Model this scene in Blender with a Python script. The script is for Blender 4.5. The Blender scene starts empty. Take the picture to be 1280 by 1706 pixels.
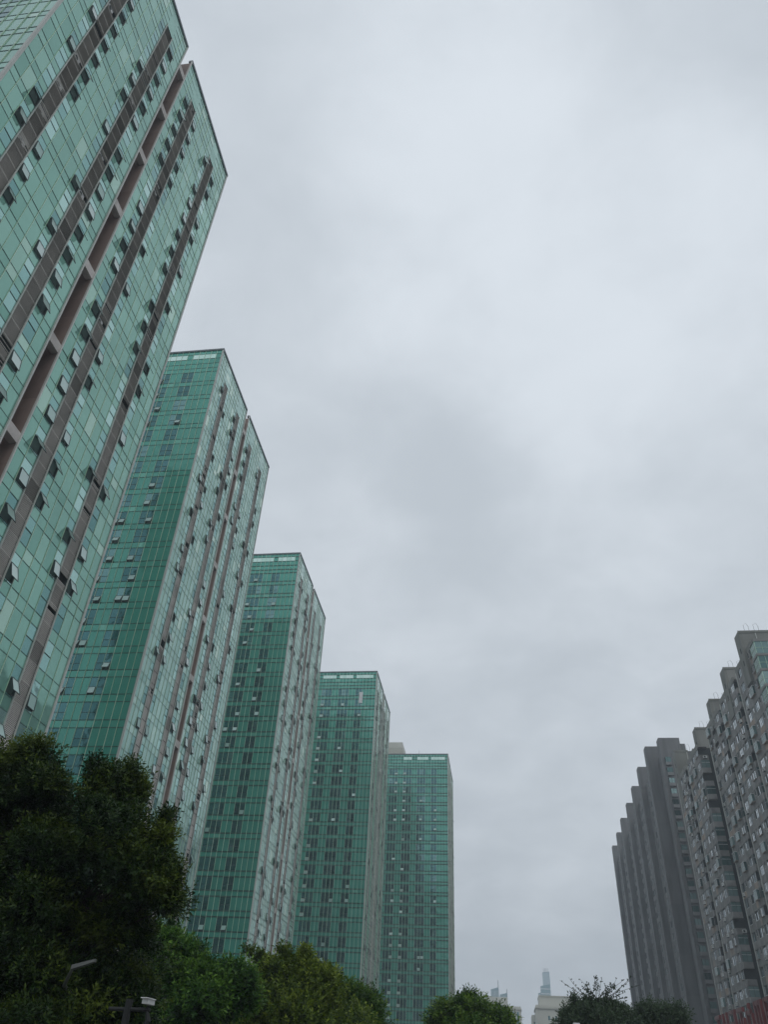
import bpy, math, random
import numpy as np
from mathutils import Vector, Matrix

scene = bpy.context.scene
COL = scene.collection
rng = random.Random(7)
CAMZ = 1.6

# ------------------------------------------------------------------ camera
F_PX = 1260.9
RIGHT = Vector((0.99050172, 0.12992058, 0.04502198))
DOWN = Vector((-0.04342023, 0.60621875, -0.79411177))
FWD = Vector((-0.13046463, 0.78461421, 0.6061019))
cam_data = bpy.data.cameras.new("camera")
cam = bpy.data.objects.new("camera", cam_data)
COL.objects.link(cam)
UP = -DOWN
m = Matrix(((RIGHT.x, UP.x, -FWD.x, 0), (RIGHT.y, UP.y, -FWD.y, 0), (RIGHT.z, UP.z, -FWD.z, CAMZ), (0, 0, 0, 1)))
cam.matrix_world = m
cam_data.sensor_fit = 'HORIZONTAL'
cam_data.sensor_width = 36
cam_data.lens = 36 * F_PX / 1280
cam_data.clip_end = 20000
cam_data.clip_start = 0.1
scene.camera = cam


def at(px, py, dist_y):
    """world point seen at a photo pixel, at a forward distance"""
    d = RIGHT * (px - 640) + DOWN * (py - 853) + FWD * F_PX
    return d * (dist_y / d.y) + Vector((0, 0, CAMZ))


# ------------------------------------------------------------------ materials
MATS = {}


def new_mat(name):
    mt = bpy.data.materials.new(name)
    mt.use_nodes = True
    nt = mt.node_tree
    MATS[name] = mt
    return mt, nt, nt.nodes["Principled BSDF"]


def tinted(name, c0, c1, rough=0.6, metallic=0.0, noise=0.0, nscale=1.0, bump=0.0, c2=None, coat=0.0, stretch=(1, 1, 1)):
    """surface whose colour runs c0..c1(..c2) with the per-face 'tint', plus optional stains"""
    mt, nt, b = new_mat(name)
    a = nt.nodes.new("ShaderNodeAttribute"); a.attribute_name = "tint"
    r = nt.nodes.new("ShaderNodeValToRGB")
    r.color_ramp.elements[0].color = (*c0, 1)
    r.color_ramp.elements[1].color = (*(c2 or c1), 1)
    if c2:
        e = r.color_ramp.elements.new(0.55); e.color = (*c1, 1)
    nt.links.new(a.outputs["Fac"], r.inputs[0])
    out = r.outputs[0]
    if noise > 0:
        tc = nt.nodes.new("ShaderNodeTexCoord")
        mp = nt.nodes.new("ShaderNodeMapping"); mp.inputs["Scale"].default_value = stretch
        n = nt.nodes.new("ShaderNodeTexNoise"); n.inputs["Scale"].default_value = nscale
        n.inputs["Detail"].default_value = 6
        nt.links.new(tc.outputs["Object"], mp.inputs[0]); nt.links.new(mp.outputs[0], n.inputs["Vector"])
        mr = nt.nodes.new("ShaderNodeMapRange")
        mr.inputs["From Min"].default_value = 0.3; mr.inputs["From Max"].default_value = 0.7
        mr.inputs["To Min"].default_value = 1 - noise; mr.inputs["To Max"].default_value = 1 + noise
        nt.links.new(n.outputs["Fac"], mr.inputs["Value"])
        mx = nt.nodes.new("ShaderNodeVectorMath"); mx.operation = 'SCALE'
        nt.links.new(out, mx.inputs[0]); nt.links.new(mr.outputs[0], mx.inputs["Scale"])
        out = mx.outputs[0]
        if bump > 0:
            bp = nt.nodes.new("ShaderNodeBump"); bp.inputs["Strength"].default_value = bump
            nt.links.new(n.outputs["Fac"], bp.inputs["Height"]); nt.links.new(bp.outputs[0], b.inputs["Normal"])
    nt.links.new(out, b.inputs["Base Color"])
    b.inputs["Roughness"].default_value = rough
    b.inputs["Metallic"].default_value = metallic
    return mt


tinted("green_glass", (0.06, 0.285, 0.225), (0.095, 0.38, 0.30), 0.10, 0.34, 0.10, 0.12, c2=(0.17, 0.47, 0.37))
tinted("sheen_glass", (0.16, 0.36, 0.29), (0.24, 0.47, 0.385), 0.10, 0.55, 0.08, 0.12, c2=(0.40, 0.60, 0.50))  # same green glass, with grazing sky sheen put into its colour
tinted("pale_sheen_glass", (0.20, 0.38, 0.33), (0.33, 0.52, 0.46), 0.10, 0.55, 0.08, 0.12, c2=(0.56, 0.72, 0.62))  # paler copy for farther towers, silvery sky sheen painted in
tinted("clear_glass", (0.10, 0.25, 0.24), (0.24, 0.45, 0.42), 0.08, 0.75, c2=(0.44, 0.66, 0.61))
tinted("dark_glass", (0.04, 0.13, 0.13), (0.08, 0.21, 0.22), 0.07, 0.8, c2=(0.20, 0.36, 0.35))
tinted("clerestory_glass", (0.55, 0.82, 0.72), (0.66, 0.90, 0.82), 0.15, 0.4, c2=(0.75, 0.95, 0.88))
tinted("sash_glass", (0.45, 0.66, 0.60), (0.64, 0.84, 0.79), 0.15, 0.5, c2=(0.85, 0.98, 0.95))  # pale colour stands in for sky brightness on opened leaves
tinted("mullion_metal", (0.34, 0.52, 0.38), (0.50, 0.64, 0.50), 0.45, 0.2)
tinted("transom_metal", (0.012, 0.06, 0.045), (0.03, 0.09, 0.07), 0.5, 0.1)
tinted("frame_dark", (0.02, 0.035, 0.035), (0.04, 0.06, 0.06), 0.5)
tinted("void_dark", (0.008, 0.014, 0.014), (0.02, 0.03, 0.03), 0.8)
tinted("room_dark", (0.02, 0.05, 0.045), (0.06, 0.11, 0.10), 0.6)
tinted("louvre_metal", (0.27, 0.26, 0.235), (0.54, 0.515, 0.475), 0.55, 0.0, 0.16, 0.4, c2=(0.64, 0.62, 0.575))
tinted("trim_stone", (0.36, 0.40, 0.36), (0.52, 0.52, 0.49), 0.6, 0, 0.08, 0.5)
tinted("recess_tile", (0.20, 0.145, 0.125), (0.27, 0.20, 0.17), 0.7, 0, 0.12, 0.7)
tinted("beam_concrete", (0.40, 0.37, 0.34), (0.5, 0.46, 0.43), 0.7, 0, 0.15, 1.5)
tinted("cap_metal", (0.10, 0.12, 0.13), (0.15, 0.17, 0.18), 0.5)
tinted("ac_white", (0.5, 0.5, 0.48), (0.72, 0.72, 0.70), 0.5, 0, 0.1, 4)
tinted("roof_felt", (0.10, 0.10, 0.10), (0.14, 0.14, 0.14), 0.9)
tinted("apartment_wall", (0.15, 0.155, 0.14), (0.245, 0.235, 0.23), 0.85, 0, 0.28, 0.6, c2=(0.34, 0.26, 0.205))
tinted("apartment_core", (0.17, 0.175, 0.155), (0.23, 0.23, 0.215), 0.85, 0, 0.22, 0.25, stretch=(1, 1, 0.35))
tinted("far_wall", (0.11, 0.115, 0.12), (0.19, 0.19, 0.19), 0.85, 0, 0.24, 0.5, stretch=(1, 1, 0.15))
tinted("apartment_glass", (0.10, 0.15, 0.17), (0.45, 0.52, 0.54), 0.12, 0.75, c2=(0.88, 0.92, 0.94))
tinted("balcony_glass", (0.02, 0.06, 0.06), (0.07, 0.15, 0.145), 0.12, 0.4, c2=(0.26, 0.38, 0.37))
tinted("cream_wall", (0.46, 0.46, 0.40), (0.56, 0.56, 0.50), 0.8, 0, 0.06, 0.1)
tinted("far_glass", (0.16, 0.30, 0.33), (0.26, 0.40, 0.43), 0.25, 0.4)
tinted("pale_metal", (0.6, 0.6, 0.6), (0.7, 0.7, 0.7), 0.5)
tinted("sign_red", (0.085, 0.012, 0.012), (0.145, 0.020, 0.020), 0.4, 0, 0.2, 3)
tinted("asphalt", (0.05, 0.05, 0.05), (0.06, 0.06, 0.06), 0.8, 0, 0.2, 0.8)
tinted("paving", (0.16, 0.16, 0.155), (0.22, 0.22, 0.21), 0.8, 0, 0.15, 1.2)
tinted("road_paint", (0.7, 0.7, 0.7), (0.75, 0.75, 0.75), 0.7)
tinted("bark", (0.022, 0.019, 0.014), (0.04, 0.034, 0.026), 0.9, 0, 0.3, 8, 0.4, stretch=(1, 1, 0.2))
tinted("lamp_grey", (0.07, 0.075, 0.07), (0.11, 0.115, 0.105), 0.45)
tinted("pole_black", (0.010, 0.012, 0.012), (0.016, 0.018, 0.018), 0.8)


def through_lit(name, fac, col):
    """translucent mix, added so a pane looks bright with sky"""
    nt = MATS[name].node_tree; b = nt.nodes["Principled BSDF"]
    tr = nt.nodes.new("ShaderNodeBsdfTranslucent"); tr.inputs[0].default_value = (*col, 1)
    mx = nt.nodes.new("ShaderNodeMixShader"); mx.inputs[0].default_value = fac
    nt.links.new(b.outputs[0], mx.inputs[1]); nt.links.new(tr.outputs[0], mx.inputs[2])
    nt.links.new(mx.outputs[0], nt.nodes["Material Output"].inputs[0])


through_lit("sash_glass", 0.42, (0.85, 1.0, 0.95))


def wavy(name, strength, scale):
    """slight roller-wave distortion of glass"""
    nt = MATS[name].node_tree; b = nt.nodes["Principled BSDF"]
    tc = nt.nodes.new("ShaderNodeTexCoord"); n = nt.nodes.new("ShaderNodeTexNoise"); n.inputs["Scale"].default_value = scale; n.inputs["Detail"].default_value = 2
    nt.links.new(tc.outputs["Object"], n.inputs["Vector"])
    bp = nt.nodes.new("ShaderNodeBump"); bp.inputs["Strength"].default_value = strength; bp.inputs["Distance"].default_value = 0.3
    nt.links.new(n.outputs["Fac"], bp.inputs["Height"]); nt.links.new(bp.outputs[0], b.inputs["Normal"])


for g_ in ("green_glass", "sheen_glass", "clear_glass", "dark_glass", "pale_sheen_glass"): wavy(g_, 0.10, 0.55)


def leaf_mat(name, c0, c1, c2, rough=0.42):
    mt, nt, b = new_mat(name)
    a = nt.nodes.new("ShaderNodeAttribute"); a.attribute_name = "tint"
    r = nt.nodes.new("ShaderNodeValToRGB")
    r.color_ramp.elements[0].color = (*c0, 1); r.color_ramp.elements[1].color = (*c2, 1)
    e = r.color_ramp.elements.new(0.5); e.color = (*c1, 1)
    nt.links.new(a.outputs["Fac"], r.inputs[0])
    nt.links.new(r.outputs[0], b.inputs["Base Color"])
    b.inputs["Roughness"].default_value = rough
    b.inputs["Specular IOR Level"].default_value = 0.22
    tr = nt.nodes.new("ShaderNodeBsdfTranslucent")
    nt.links.new(r.outputs[0], tr.inputs[0])
    mx = nt.nodes.new("ShaderNodeMixShader"); mx.inputs[0].default_value = 0.34
    nt.links.new(b.outputs[0], mx.inputs[1]); nt.links.new(tr.outputs[0], mx.inputs[2])
    nt.links.new(mx.outputs[0], nt.nodes["Material Output"].inputs[0])
    return mt


leaf_mat("leaf_dark", (0.005, 0.019, 0.007), (0.024, 0.054, 0.011), (0.105, 0.145, 0.018))
leaf_mat("leaf_green", (0.008, 0.036, 0.007), (0.032, 0.095, 0.013), (0.13, 0.25, 0.028))
leaf_mat("leaf_olive", (0.020, 0.050, 0.006), (0.085, 0.135, 0.012), (0.23, 0.29, 0.03))
leaf_mat("leaf_mid", (0.012, 0.045, 0.007), (0.050, 0.115, 0.014), (0.16, 0.25, 0.03))
leaf_mat("leaf_grey", (0.025, 0.040, 0.025), (0.045, 0.075, 0.035), (0.075, 0.115, 0.055))


# ------------------------------------------------------------------ mesh builder
class MB:
    def __init__(s):
        s.v = []; s.f = []; s.m = []; s.t = []; s.mats = []

    def mi(s, name):
        if name not in s.mats: s.mats.append(name)
        return s.mats.index(name)

    def poly(s, pts, mat, tint=None):
        n = len(s.v); s.v.extend([tuple(p) for p in pts]); s.f.append(tuple(range(n, n + len(pts))))
        s.m.append(s.mi(mat)); s.t.append(rng.random() if tint is None else tint)

    def hexa(s, p, mat, tint=None):
        """p: 8 points, bottom ring 0-3 then top ring 4-7"""
        n = len(s.v); s.v.extend([tuple(q) for q in p])
        t = rng.random() if tint is None else tint
        mi = s.mi(mat)
        for q in ((0, 3, 2, 1), (4, 5, 6, 7), (0, 1, 5, 4), (1, 2, 6, 5), (2, 3, 7, 6), (3, 0, 4, 7)):
            s.f.append(tuple(n + i for i in q)); s.m.append(mi); s.t.append(t)

    def box(s, x0, x1, y0, y1, z0, z1, mat, tint=None):
        s.hexa([(x0, y0, z0), (x1, y0, z0), (x1, y1, z0), (x0, y1, z0), (x0, y0, z1), (x1, y0, z1), (x1, y1, z1), (x0, y1, z1)], mat, tint)

    def tube(s, pts, radii, mat, n=7, tint=0.5):
        base = len(s.v); mi = s.mi(mat)
        pts = [Vector(p) for p in pts]
        for i, p in enumerate(pts):
            d = (pts[min(i + 1, len(pts) - 1)] - pts[max(i - 1, 0)]).normalized()
            a = d.cross(Vector((0, 0, 1)) if abs(d.z) < 0.9 else Vector((1, 0, 0))).normalized(); b = d.cross(a)
            for k in range(n):
                an = 2 * math.pi * k / n
                s.v.append(tuple(p + (a * math.cos(an) + b * math.sin(an)) * radii[i]))
        for i in range(len(pts) - 1):
            for k in range(n):
                q = (base + i * n + k, base + i * n + (k + 1) % n, base + (i + 1) * n + (k + 1) % n, base + (i + 1) * n + k)
                s.f.append(q); s.m.append(mi); s.t.append(tint)
        for i in (0, len(pts) - 1):
            s.f.append(tuple(base + i * n + k for k in range(n))); s.m.append(mi); s.t.append(tint)

    def build(s, name, parent=None, loc=None):
        me = bpy.data.meshes.new(name)
        me.from_pydata(s.v, [], s.f)
        for mn in s.mats: me.materials.append(MATS[mn])
        me.polygons.foreach_set("material_index", s.m)
        a = me.attributes.new("tint", 'FLOAT', 'FACE'); a.data.foreach_set("value", s.t)
        me.update()
        o = bpy.data.objects.new(name, me); COL.objects.link(o)
        if parent: o.parent = parent
        if loc: o.location = loc
        return o


def tag(o, label=None, cat=None, group=None, kind=None):
    if label: o["label"] = label
    if cat: o["category"] = cat
    if group: o["group"] = group
    if kind: o["kind"] = kind
    return o


def empty(name, loc, label, cat, group=None):
    o = bpy.data.objects.new(name, None); COL.objects.link(o)
    o.location = loc; o.empty_display_size = 1
    return tag(o, label, cat, group)


class Face:
    """vertical facade plane: u along the wall, n outward; builds into an MB"""

    def __init__(s, ox, oy, ux, uy, nx, ny):
        s.o = (ox, oy); s.u = (ux, uy); s.n = (nx, ny)

    def p(s, u, z, d=0.0):
        return (s.o[0] + s.u[0] * u + s.n[0] * d, s.o[1] + s.u[1] * u + s.n[1] * d, z)

    def quad(s, mb, u0, u1, z0, z1, d, mat, tint=None):
        mb.poly([s.p(u0, z0, d), s.p(u1, z0, d), s.p(u1, z1, d), s.p(u0, z1, d)], mat, tint)

    def box(s, mb, u0, u1, z0, z1, d0, d1, mat, tint=None):
        mb.hexa([s.p(u0, z0, d0), s.p(u1, z0, d0), s.p(u1, z0, d1), s.p(u0, z0, d1),
                 s.p(u0, z1, d0), s.p(u1, z1, d0), s.p(u1, z1, d1), s.p(u0, z1, d1)], mat, tint)


# ------------------------------------------------------------------ glass towers
PITCH = 3.2
S0 = 95.45                    # top of the first spandrel
NF = 29
W, L, H = 31.2, 30.5, 100.0
SIDE_COLS = []                # (u0,u1,kind) on the street side


def split(a, b, n, kinds):
    w = (b - a) / n
    return [(a + i * w, a + (i + 1) * w, kinds[i]) for i in range(n)]


SIDE_COLS += split(0, 3.35, 3, ['g', 'g', 'c']) + [(3.35, 4.8, 's')] + split(4.8, 10.35, 5, ['c', 'g', 'g', 'g', 'c']) + [(10.35, 11.8, 's')]
SIDE_COLS += split(11.8, 14.45, 2, ['c', 'g']) + [(14.45, 15.95, 'r')] + split(15.95, 18.5, 2, ['g', 'c']) + [(18.5, 19.95, 's')]
SIDE_COLS += split(19.95, 25.5, 5, ['c', 'g', 'g', 'g', 'c']) + [(25.5, 26.95, 's')] + split(26.95, 30.5, 3, ['c', 'g', 'g'])
FRONT_WIN = {4: 'w', 5: 'w', 8: 'w', 9: 'w', 10: 'w', 13: 'w', 14: 'w', 15: 'w', 18: 'w', 19: 'w', 20: 'w', 24: 'w', 25: 'w'}


def sash(fc, u0, u1, z0, z1, ang, tint=None, fat=0.05):
    """top-hung sash swung outward by ang; one mesh"""
    mb = MB()
    h = z1 - z0; ca, sa = math.cos(ang), math.sin(ang)

    def P(u, t, d):       # t: distance down the leaf, d: outward thickness
        return fc.p(u, z1 - t * ca + d * sa, 0.06 + t * sa + d * ca)

    def leaf(ua, ub, ta, tb, d0, d1, mat, ti=None):
        mb.hexa([P(ua, tb, d0), P(ub, tb, d0), P(ub, tb, d1), P(ua, tb, d1), P(ua, ta, d0), P(ub, ta, d0), P(ub, ta, d1), P(ua, ta, d1)], mat, ti)

    e = 0.04
    mb.poly([P(u0 + e, h - e, fat / 2), P(u1 - e, h - e, fat / 2), P(u1 - e, e, fat / 2), P(u0 + e, e, fat / 2)], "sash_glass", tint)
    leaf(u0, u0 + e, 0, h, 0, fat, "frame_dark"); leaf(u1 - e, u1, 0, h, 0, fat, "frame_dark")
    leaf(u0 + e, u1 - e, 0, e, 0, fat, "frame_dark"); leaf(u0 + e, u1 - e, h - e, h, 0, fat, "frame_dark")
    # dark opening behind, and its jamb lines
    fc.quad(mb, u0, u1, z0, z1, -0.12, "room_dark")
    fc.box(mb, u0, u1, z0 - 0.04, z0, -0.2, 0.05, "frame_dark")
    fc.box(mb, u0 - 0.04, u0, z0, z1, -0.2, 0.05, "frame_dark"); fc.box(mb, u1, u1 + 0.04, z0, z1, -0.2, 0.05, "frame_dark")
    return mb


def build_louvres(fc, u0, u1, pitch, R, seed_gap):
    """louvred strip over the whole height; returns strip mesh and list of AC positions"""
    mb = MB(); acs = []
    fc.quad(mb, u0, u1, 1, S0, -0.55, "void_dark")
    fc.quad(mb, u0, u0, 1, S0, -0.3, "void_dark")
    mb.poly([fc.p(u0, 1, -0.55), fc.p(u0, 1, 0), fc.p(u0, S0, 0), fc.p(u0, S0, -0.55)], "frame_dark")
    mb.poly([fc.p(u1, 1, -0.55), fc.p(u1, 1, 0), fc.p(u1, S0, 0), fc.p(u1, S0, -0.55)], "frame_dark")
    for k in range(NF + 1):
        zt = S0 - PITCH * k; zb = max(zt - PITCH, 1.0)
        if zt - zb < 0.5: continue
        halves = [(zt, (zt + zb) / 2), ((zt + zb) / 2, zb)]
        for hi, (ht, hb) in enumerate(halves):
            base = R.choice([0.3, 0.45, 0.5, 0.55, 0.6, 0.75]) if R.random() < 0.5 else 0.5
            if R.random() < 0.07: base = 0.03
            ga = gb = None
            if R.random() < seed_gap:
                ga = ht - R.uniform(0.1, 0.5); gb = ga - R.uniform(0.35, 0.9)
            z = ht - 0.04
            while z - pitch > hb:
                if ga is None or not (gb < z < ga):
                    hgt = pitch * (0.74 if pitch < .12 else .84)
                    mb.poly([fc.p(u0, z - hgt, -0.05), fc.p(u1, z - hgt, -0.05), fc.p(u1, z, -0.09), fc.p(u0, z, -0.09)], "louvre_metal", min(1, max(0, base + R.uniform(-.06, .06))))
                    mb.poly([fc.p(u0, z - hgt, -0.05), fc.p(u0, z - hgt + 0.02, -0.17), fc.p(u1, z - hgt + 0.02, -0.17), fc.p(u1, z - hgt, -0.05)], "louvre_metal", base * 0.6)
                elif R.random() < 0.3:
                    fc.box(mb, u0, u1, z - 0.03, z, -0.09, -0.05, "louvre_metal", 0.9)
                z -= pitch
            if ga is not None and R.random() < 0.6: acs.append((u0 + 0.3, u0 + 1.1, ga - 0.75, ga - 0.05))
            fc.box(mb, u0, u1, hb - 0.016, hb + 0.016, -0.10, -0.04, "louvre_metal", 0.7)
    fc.quad(mb, u0, u1, S0, S0 + 0.001, 0.0, "frame_dark")
    for a, b in ((u0 - 0.05, u0 + 0.03), (u1 - 0.03, u1 + 0.05)):
        fc.box(mb, a, b, 1, S0, 0.0, 0.10, "trim_stone", 0.3)
    return mb, acs


def glass_tower(xs, y0, label, seed, louv_pitch, open_p, tops, far_open=0.4, front_sash=False, front_open=0.3, lw=1.0):
    R = random.Random(seed)
    root = empty("glass_tower", (xs - W / 2, y0 + L / 2, 0), label, "tower block", "green glass towers in a row along the street")
    hx, hy = W / 2, L / 2
    east = Face(hx, -hy, 0, 1, 1, 0)        # street side
    south = Face(hx, -hy, -1, 0, 0, -1)     # end wall facing the viewer, u runs away from the street corner
    north = Face(hx, hy, -1, 0, 0, 1)
    west = Face(-hx, -hy, 0, 1, -1, 0)
    panes = MB(); grid = MB(); sashes = []; windows = []
    zrows_top = [(S0, 96.55), (96.55, 97.75), (97.75, 98.85), (98.85, 99.65)]

    def pane(fc, u0, u1, z0, z1, mat, tint=None):
        t = R.random() if tint is None else tint
        a, b = R.uniform(-.006, .006), R.uniform(-.006, .006)
        panes.poly([fc.p(u0, z0, 0), fc.p(u1, z0, a), fc.p(u1, z1, a + b), fc.p(u0, z1, b)], mat, t)

    def gt():      # tint of an ordinary green pane
        r = R.random()
        return 0.8 + 0.2 * R.random() if r < 0.05 else max(0, min(0.75, R.gauss(0.38, 0.14)))

    def face_cols(fc, cols, length, side, detail):
        green = "green_glass" if side == 'front' and lw > 0.8 else ("sheen_glass" if lw < 1 or side == 'back' else "pale_sheen_glass")  # paler copies carry the sky sheen in their colour
        tw = (0.05 if side == 'front' else 0.022) * max(lw, 0.8) * (1.9 if lw > 1.2 else 1); vw = (0.030 if side == 'front' else 0.022) * min(lw, 1.1)
        for (u0, u1, k) in cols:
            if k in ('s', 'r'):
                if k == 's':
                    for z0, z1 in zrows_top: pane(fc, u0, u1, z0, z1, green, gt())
                continue
            for ri, (z0, z1) in enumerate(zrows_top):
                cl = side == 'front' and ri == 2 and any(a <= (u0 + u1) / 2 <= b for a, b in tops)
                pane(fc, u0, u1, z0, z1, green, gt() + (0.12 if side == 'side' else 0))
            for f in range(NF):
                t = S0 - PITCH * f
                pane(fc, u0, u1, t - 0.95, t, green, gt())
                zb, zt = t - PITCH, t - 0.95
                if k == 'g':
                    pane(fc, u0, u1, zb, zt, green, gt() if side != 'front' else 0.3 + 0.06 * R.random())
                elif k == 'c':
                    lt = R.choice([0.2, 0.45, 0.55, 0.75, 0.9])
                    ws, wt = zb + 0.18, zb + R.choice([1.22, 1.30, 1.38])
                    pane(fc, u0, u1, wt, zt, "clear_glass", lt)
                    p = open_p if u0 < 14 else far_open
                    if detail and R.random() < p and f < NF - 1:
                        sashes.append((fc, u0 + 0.10, u1 - 0.10, ws, wt, math.radians(R.choice([6, 10, 15, 20, 24, 30])), R.random()))
                        pane(fc, u0, u1, zb, ws, "clear_glass", lt)
                        pane(fc, u0, u0 + 0.02, ws, wt, "clear_glass", lt)
                    else:
                        pane(fc, u0, u1, zb, wt, "clear_glass", max(0, min(1, lt + R.uniform(-.35, .2))))
                        if detail: fc.box(grid, u0 + 0.05, u1 - 0.05, wt - 0.03, wt + 0.03, 0.0, 0.03, "transom_metal")
                else:
                    windows.append((fc, u0, u1, zb, zt, f))
            pane(fc, u0, u1, 0.0, S0 - PITCH * NF, green, gt())
        # verticals
        edges = sorted({round(c[0], 3) for c in cols} | {round(c[1], 3) for c in cols})
        for u in edges:
            if u in (0.0, round(length, 3)): continue
            near_strip = any(abs(c[0] - u) < 0.01 or abs(c[1] - u) < 0.01 for c in cols if c[2] in 'sr')
            if near_strip: continue
            fc.box(grid, u - vw, u + vw, 0.2, 99.65, 0.0, 0.075 if side == 'front' else 0.05, "mullion_metal")
        # horizontals, cut by strips and recess
        runs = []; cur = None
        for (u0, u1, k) in cols:
            if k in ('s', 'r'):
                if cur: runs.append(cur); cur = None
            else: cur = (cur[0], u1) if cur else (u0, u1)
        if cur: runs.append(cur)
        for a, b in runs:
            for f in range(NF + 1):
                t = S0 - PITCH * f
                fc.box(grid, a, b, t - tw, t + tw, 0.0, 0.025, "transom_metal")
                if f < NF: fc.box(grid, a, b, t - .95 - tw, t - .95 + tw, 0.0, 0.025, "transom_metal")
            for z in (96.55, 97.75, 98.85):
                fc.box(grid, a, b, z - tw, z + tw, 0.0, 0.025, "transom_metal")

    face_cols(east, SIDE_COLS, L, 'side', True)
    n = 31
    fcols = [(i * W / n, (i + 1) * W / n, FRONT_WIN.get(i, 'g')) for i in range(n)]
    face_cols(south, fcols, W, 'front', True)
    bcols = [(i * W / 16, (i + 1) * W / 16, 'g') for i in range(16)]
    face_cols(north, bcols, W, 'back', False)
    wcols = [(i * L / 16, (i + 1) * L / 16, 'g') for i in range(16)]
    face_cols(west, wcols, L, 'back', False)
    panes.build("curtain_wall", root)
    grid.build("mullion_grid", root)
    # clerestory windows on the end wall
    for a, b in tops:
        c = MB(); i0 = [q for q in fcols if a <= (q[0] + q[1]) / 2 <= b]
        if not i0: continue
        for q in i0: south.quad(c, q[0] + .04, q[1] - .04, 97.8, 98.8, 0.03, "clerestory_glass")
        c.build("clerestory_window", root)
    # windows of the end wall: individual parts near the street corner, the others as one mass
    windows.sort(key=lambda w: (w[1] > 17.5, w[5]))
    rest = MB(); nw = 0
    groups = {}
    for w in windows:
        gi = next(g for g, rr in enumerate(((0, 7), (7, 12), (12, 17), (17, 22), (22, 32))) if rr[0] <= w[1] < rr[1])
        groups.setdefault((gi, w[5]), []).append(w)
    keys = sorted(groups, key=lambda q: (q[0] > 2, q[1]))
    for key in keys:
        mb = MB() if nw < 100 else rest
        for j, (fc, u0, u1, zb, zt, f) in enumerate(groups[key]):
            tn = R.choice([0.1, 0.2, 0.3, 0.35, 0.5, 0.8])
            ws = zb + 0.95
            fc.quad(mb, u0, u1, ws, zt, 0.0, "dark_glass", tn)
            op = front_open and nw < 100 and R.random() < front_open and not (front_sash and j == len(groups[key]) - 1)
            fl = front_sash and j == len(groups[key]) - 1 and key[0] == 2
            fl2 = front_sash == 2 and j == 0 and key[0] == 3
            if (fl or fl2) and R.random() < 0.75 and nw < 160:
                # projecting white-edged awning
                s = sash(fc, u0 + 0.05, u1 - 0.05, zb + 0.05, ws - .15, math.radians(R.uniform(8, 30)), R.uniform(0, .4), 0.07)
                n0 = len(mb.v); 
                mp = [mb.mi(x) for x in s.mats]
                mb.v += s.v; mb.f += [tuple(i + n0 for i in q) for q in s.f]; mb.m += [mb.mi("ac_white") if s.mats[i] == "frame_dark" else mp[i] for i in s.m]; mb.t += s.t
            elif op and key[0] < 2 and R.random() < 0.7:
                s = sash(fc, u0 + 0.05, u1 - 0.05, zb + 0.05, ws, math.radians(R.uniform(12, 28)), R.uniform(0, .5))
                n0 = len(mb.v); mp = [mb.mi(x) for x in s.mats]
                mb.v += s.v; mb.f += [tuple(i + n0 for i in q) for q in s.f]; mb.m += [mp[i] for i in s.m]; mb.t += s.t
            else:
                fc.quad(mb, u0, u1, zb, ws, 0.0, "dark_glass", max(0, min(1, tn + R.uniform(-.1, .15))))
                fc.box(mb, u0 + .04, u1 - .04, ws - 0.025, ws + 0.025, 0.0, 0.03, "frame_dark")
        if mb is not rest: mb.build("window", root); nw += 1
    if rest.v:
        o = rest.build("window", root); o["kind"] = "stuff"
    # louvre strips
    acs = []
    for (u0, u1, k) in SIDE_COLS:
        if k == 's':
            mb, a = build_louvres(east, u0, u1, louv_pitch, R, 0.20)
            mb.build("louvre_strip", root); acs += a
    for (a0, a1, z0, z1) in acs[:26]:
        mb = MB(); east.box(mb, a0, a1, z0, z1, -0.5, -0.2, "ac_white")
        cu, cz = (a0 + a1) / 2, (z0 + z1) / 2
        ring = [east.p(cu - 0.1 + 0.22 * math.cos(i * math.pi / 6), cz + 0.22 * math.sin(i * math.pi / 6), -0.19) for i in range(12)]
        mb.poly(ring, "void_dark")
        mb.build("air_conditioner", root)
    # recess with beams
    mb = MB(); ra, rb, D = 14.45, 15.95, 2.6
    zt = 99.2
    for z in range(0, 31):
        za, zb = z * PITCH, min((z + 1) * PITCH, zt)
        mb.poly([east.p(ra, za, 0), east.p(ra, za, -D), east.p(ra, zb, -D), east.p(ra, zb, 0)], "recess_tile")
        mb.poly([east.p(rb, za, 0), east.p(rb, za, -D), east.p(rb, zb, -D), east.p(rb, zb, 0)], "recess_tile")
        east.quad(mb, ra, rb, za, zb, -D, "recess_tile")
    for a, b in ((ra - 0.12, ra + 0.02), (rb - 0.02, rb + 0.12)):
        east.box(mb, a, b, 0.2, 99.7, 0.0, 0.14, "trim_stone", 0.8)
    mb.build("recess", root)
    z = 94.6
    while z > 2:
        b = MB(); east.box(b, ra + 0.02, rb - 0.02, z, z + 0.9, -0.55, 0.06, "beam_concrete"); b.build("beam", root); z -= 9.6
    # corners, parapet cap, roof
    mb = MB()
    for (cx, cy) in ((hx, -hy), (hx, hy), (-hx, -hy), (-hx, hy)):
        sx, sy = (1 if cx > 0 else -1), (1 if cy > 0 else -1)
        mb.box(min(cx, cx + sx * .1), max(cx, cx + sx * .1), min(cy - sy * .12, cy + sy * .1), max(cy - sy * .12, cy + sy * .1), 0, 99.65, "trim_stone", 0.5)
        mb.box(min(cx, cx - sx * .14), max(cx, cx - sx * .14), min(cy, cy + sy * .1), max(cy, cy + sy * .1), 0, 99.65, "trim_stone", 0.5)
    mb.build("corner_trim", root)
    mb = MB()
    e = 0.14
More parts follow.
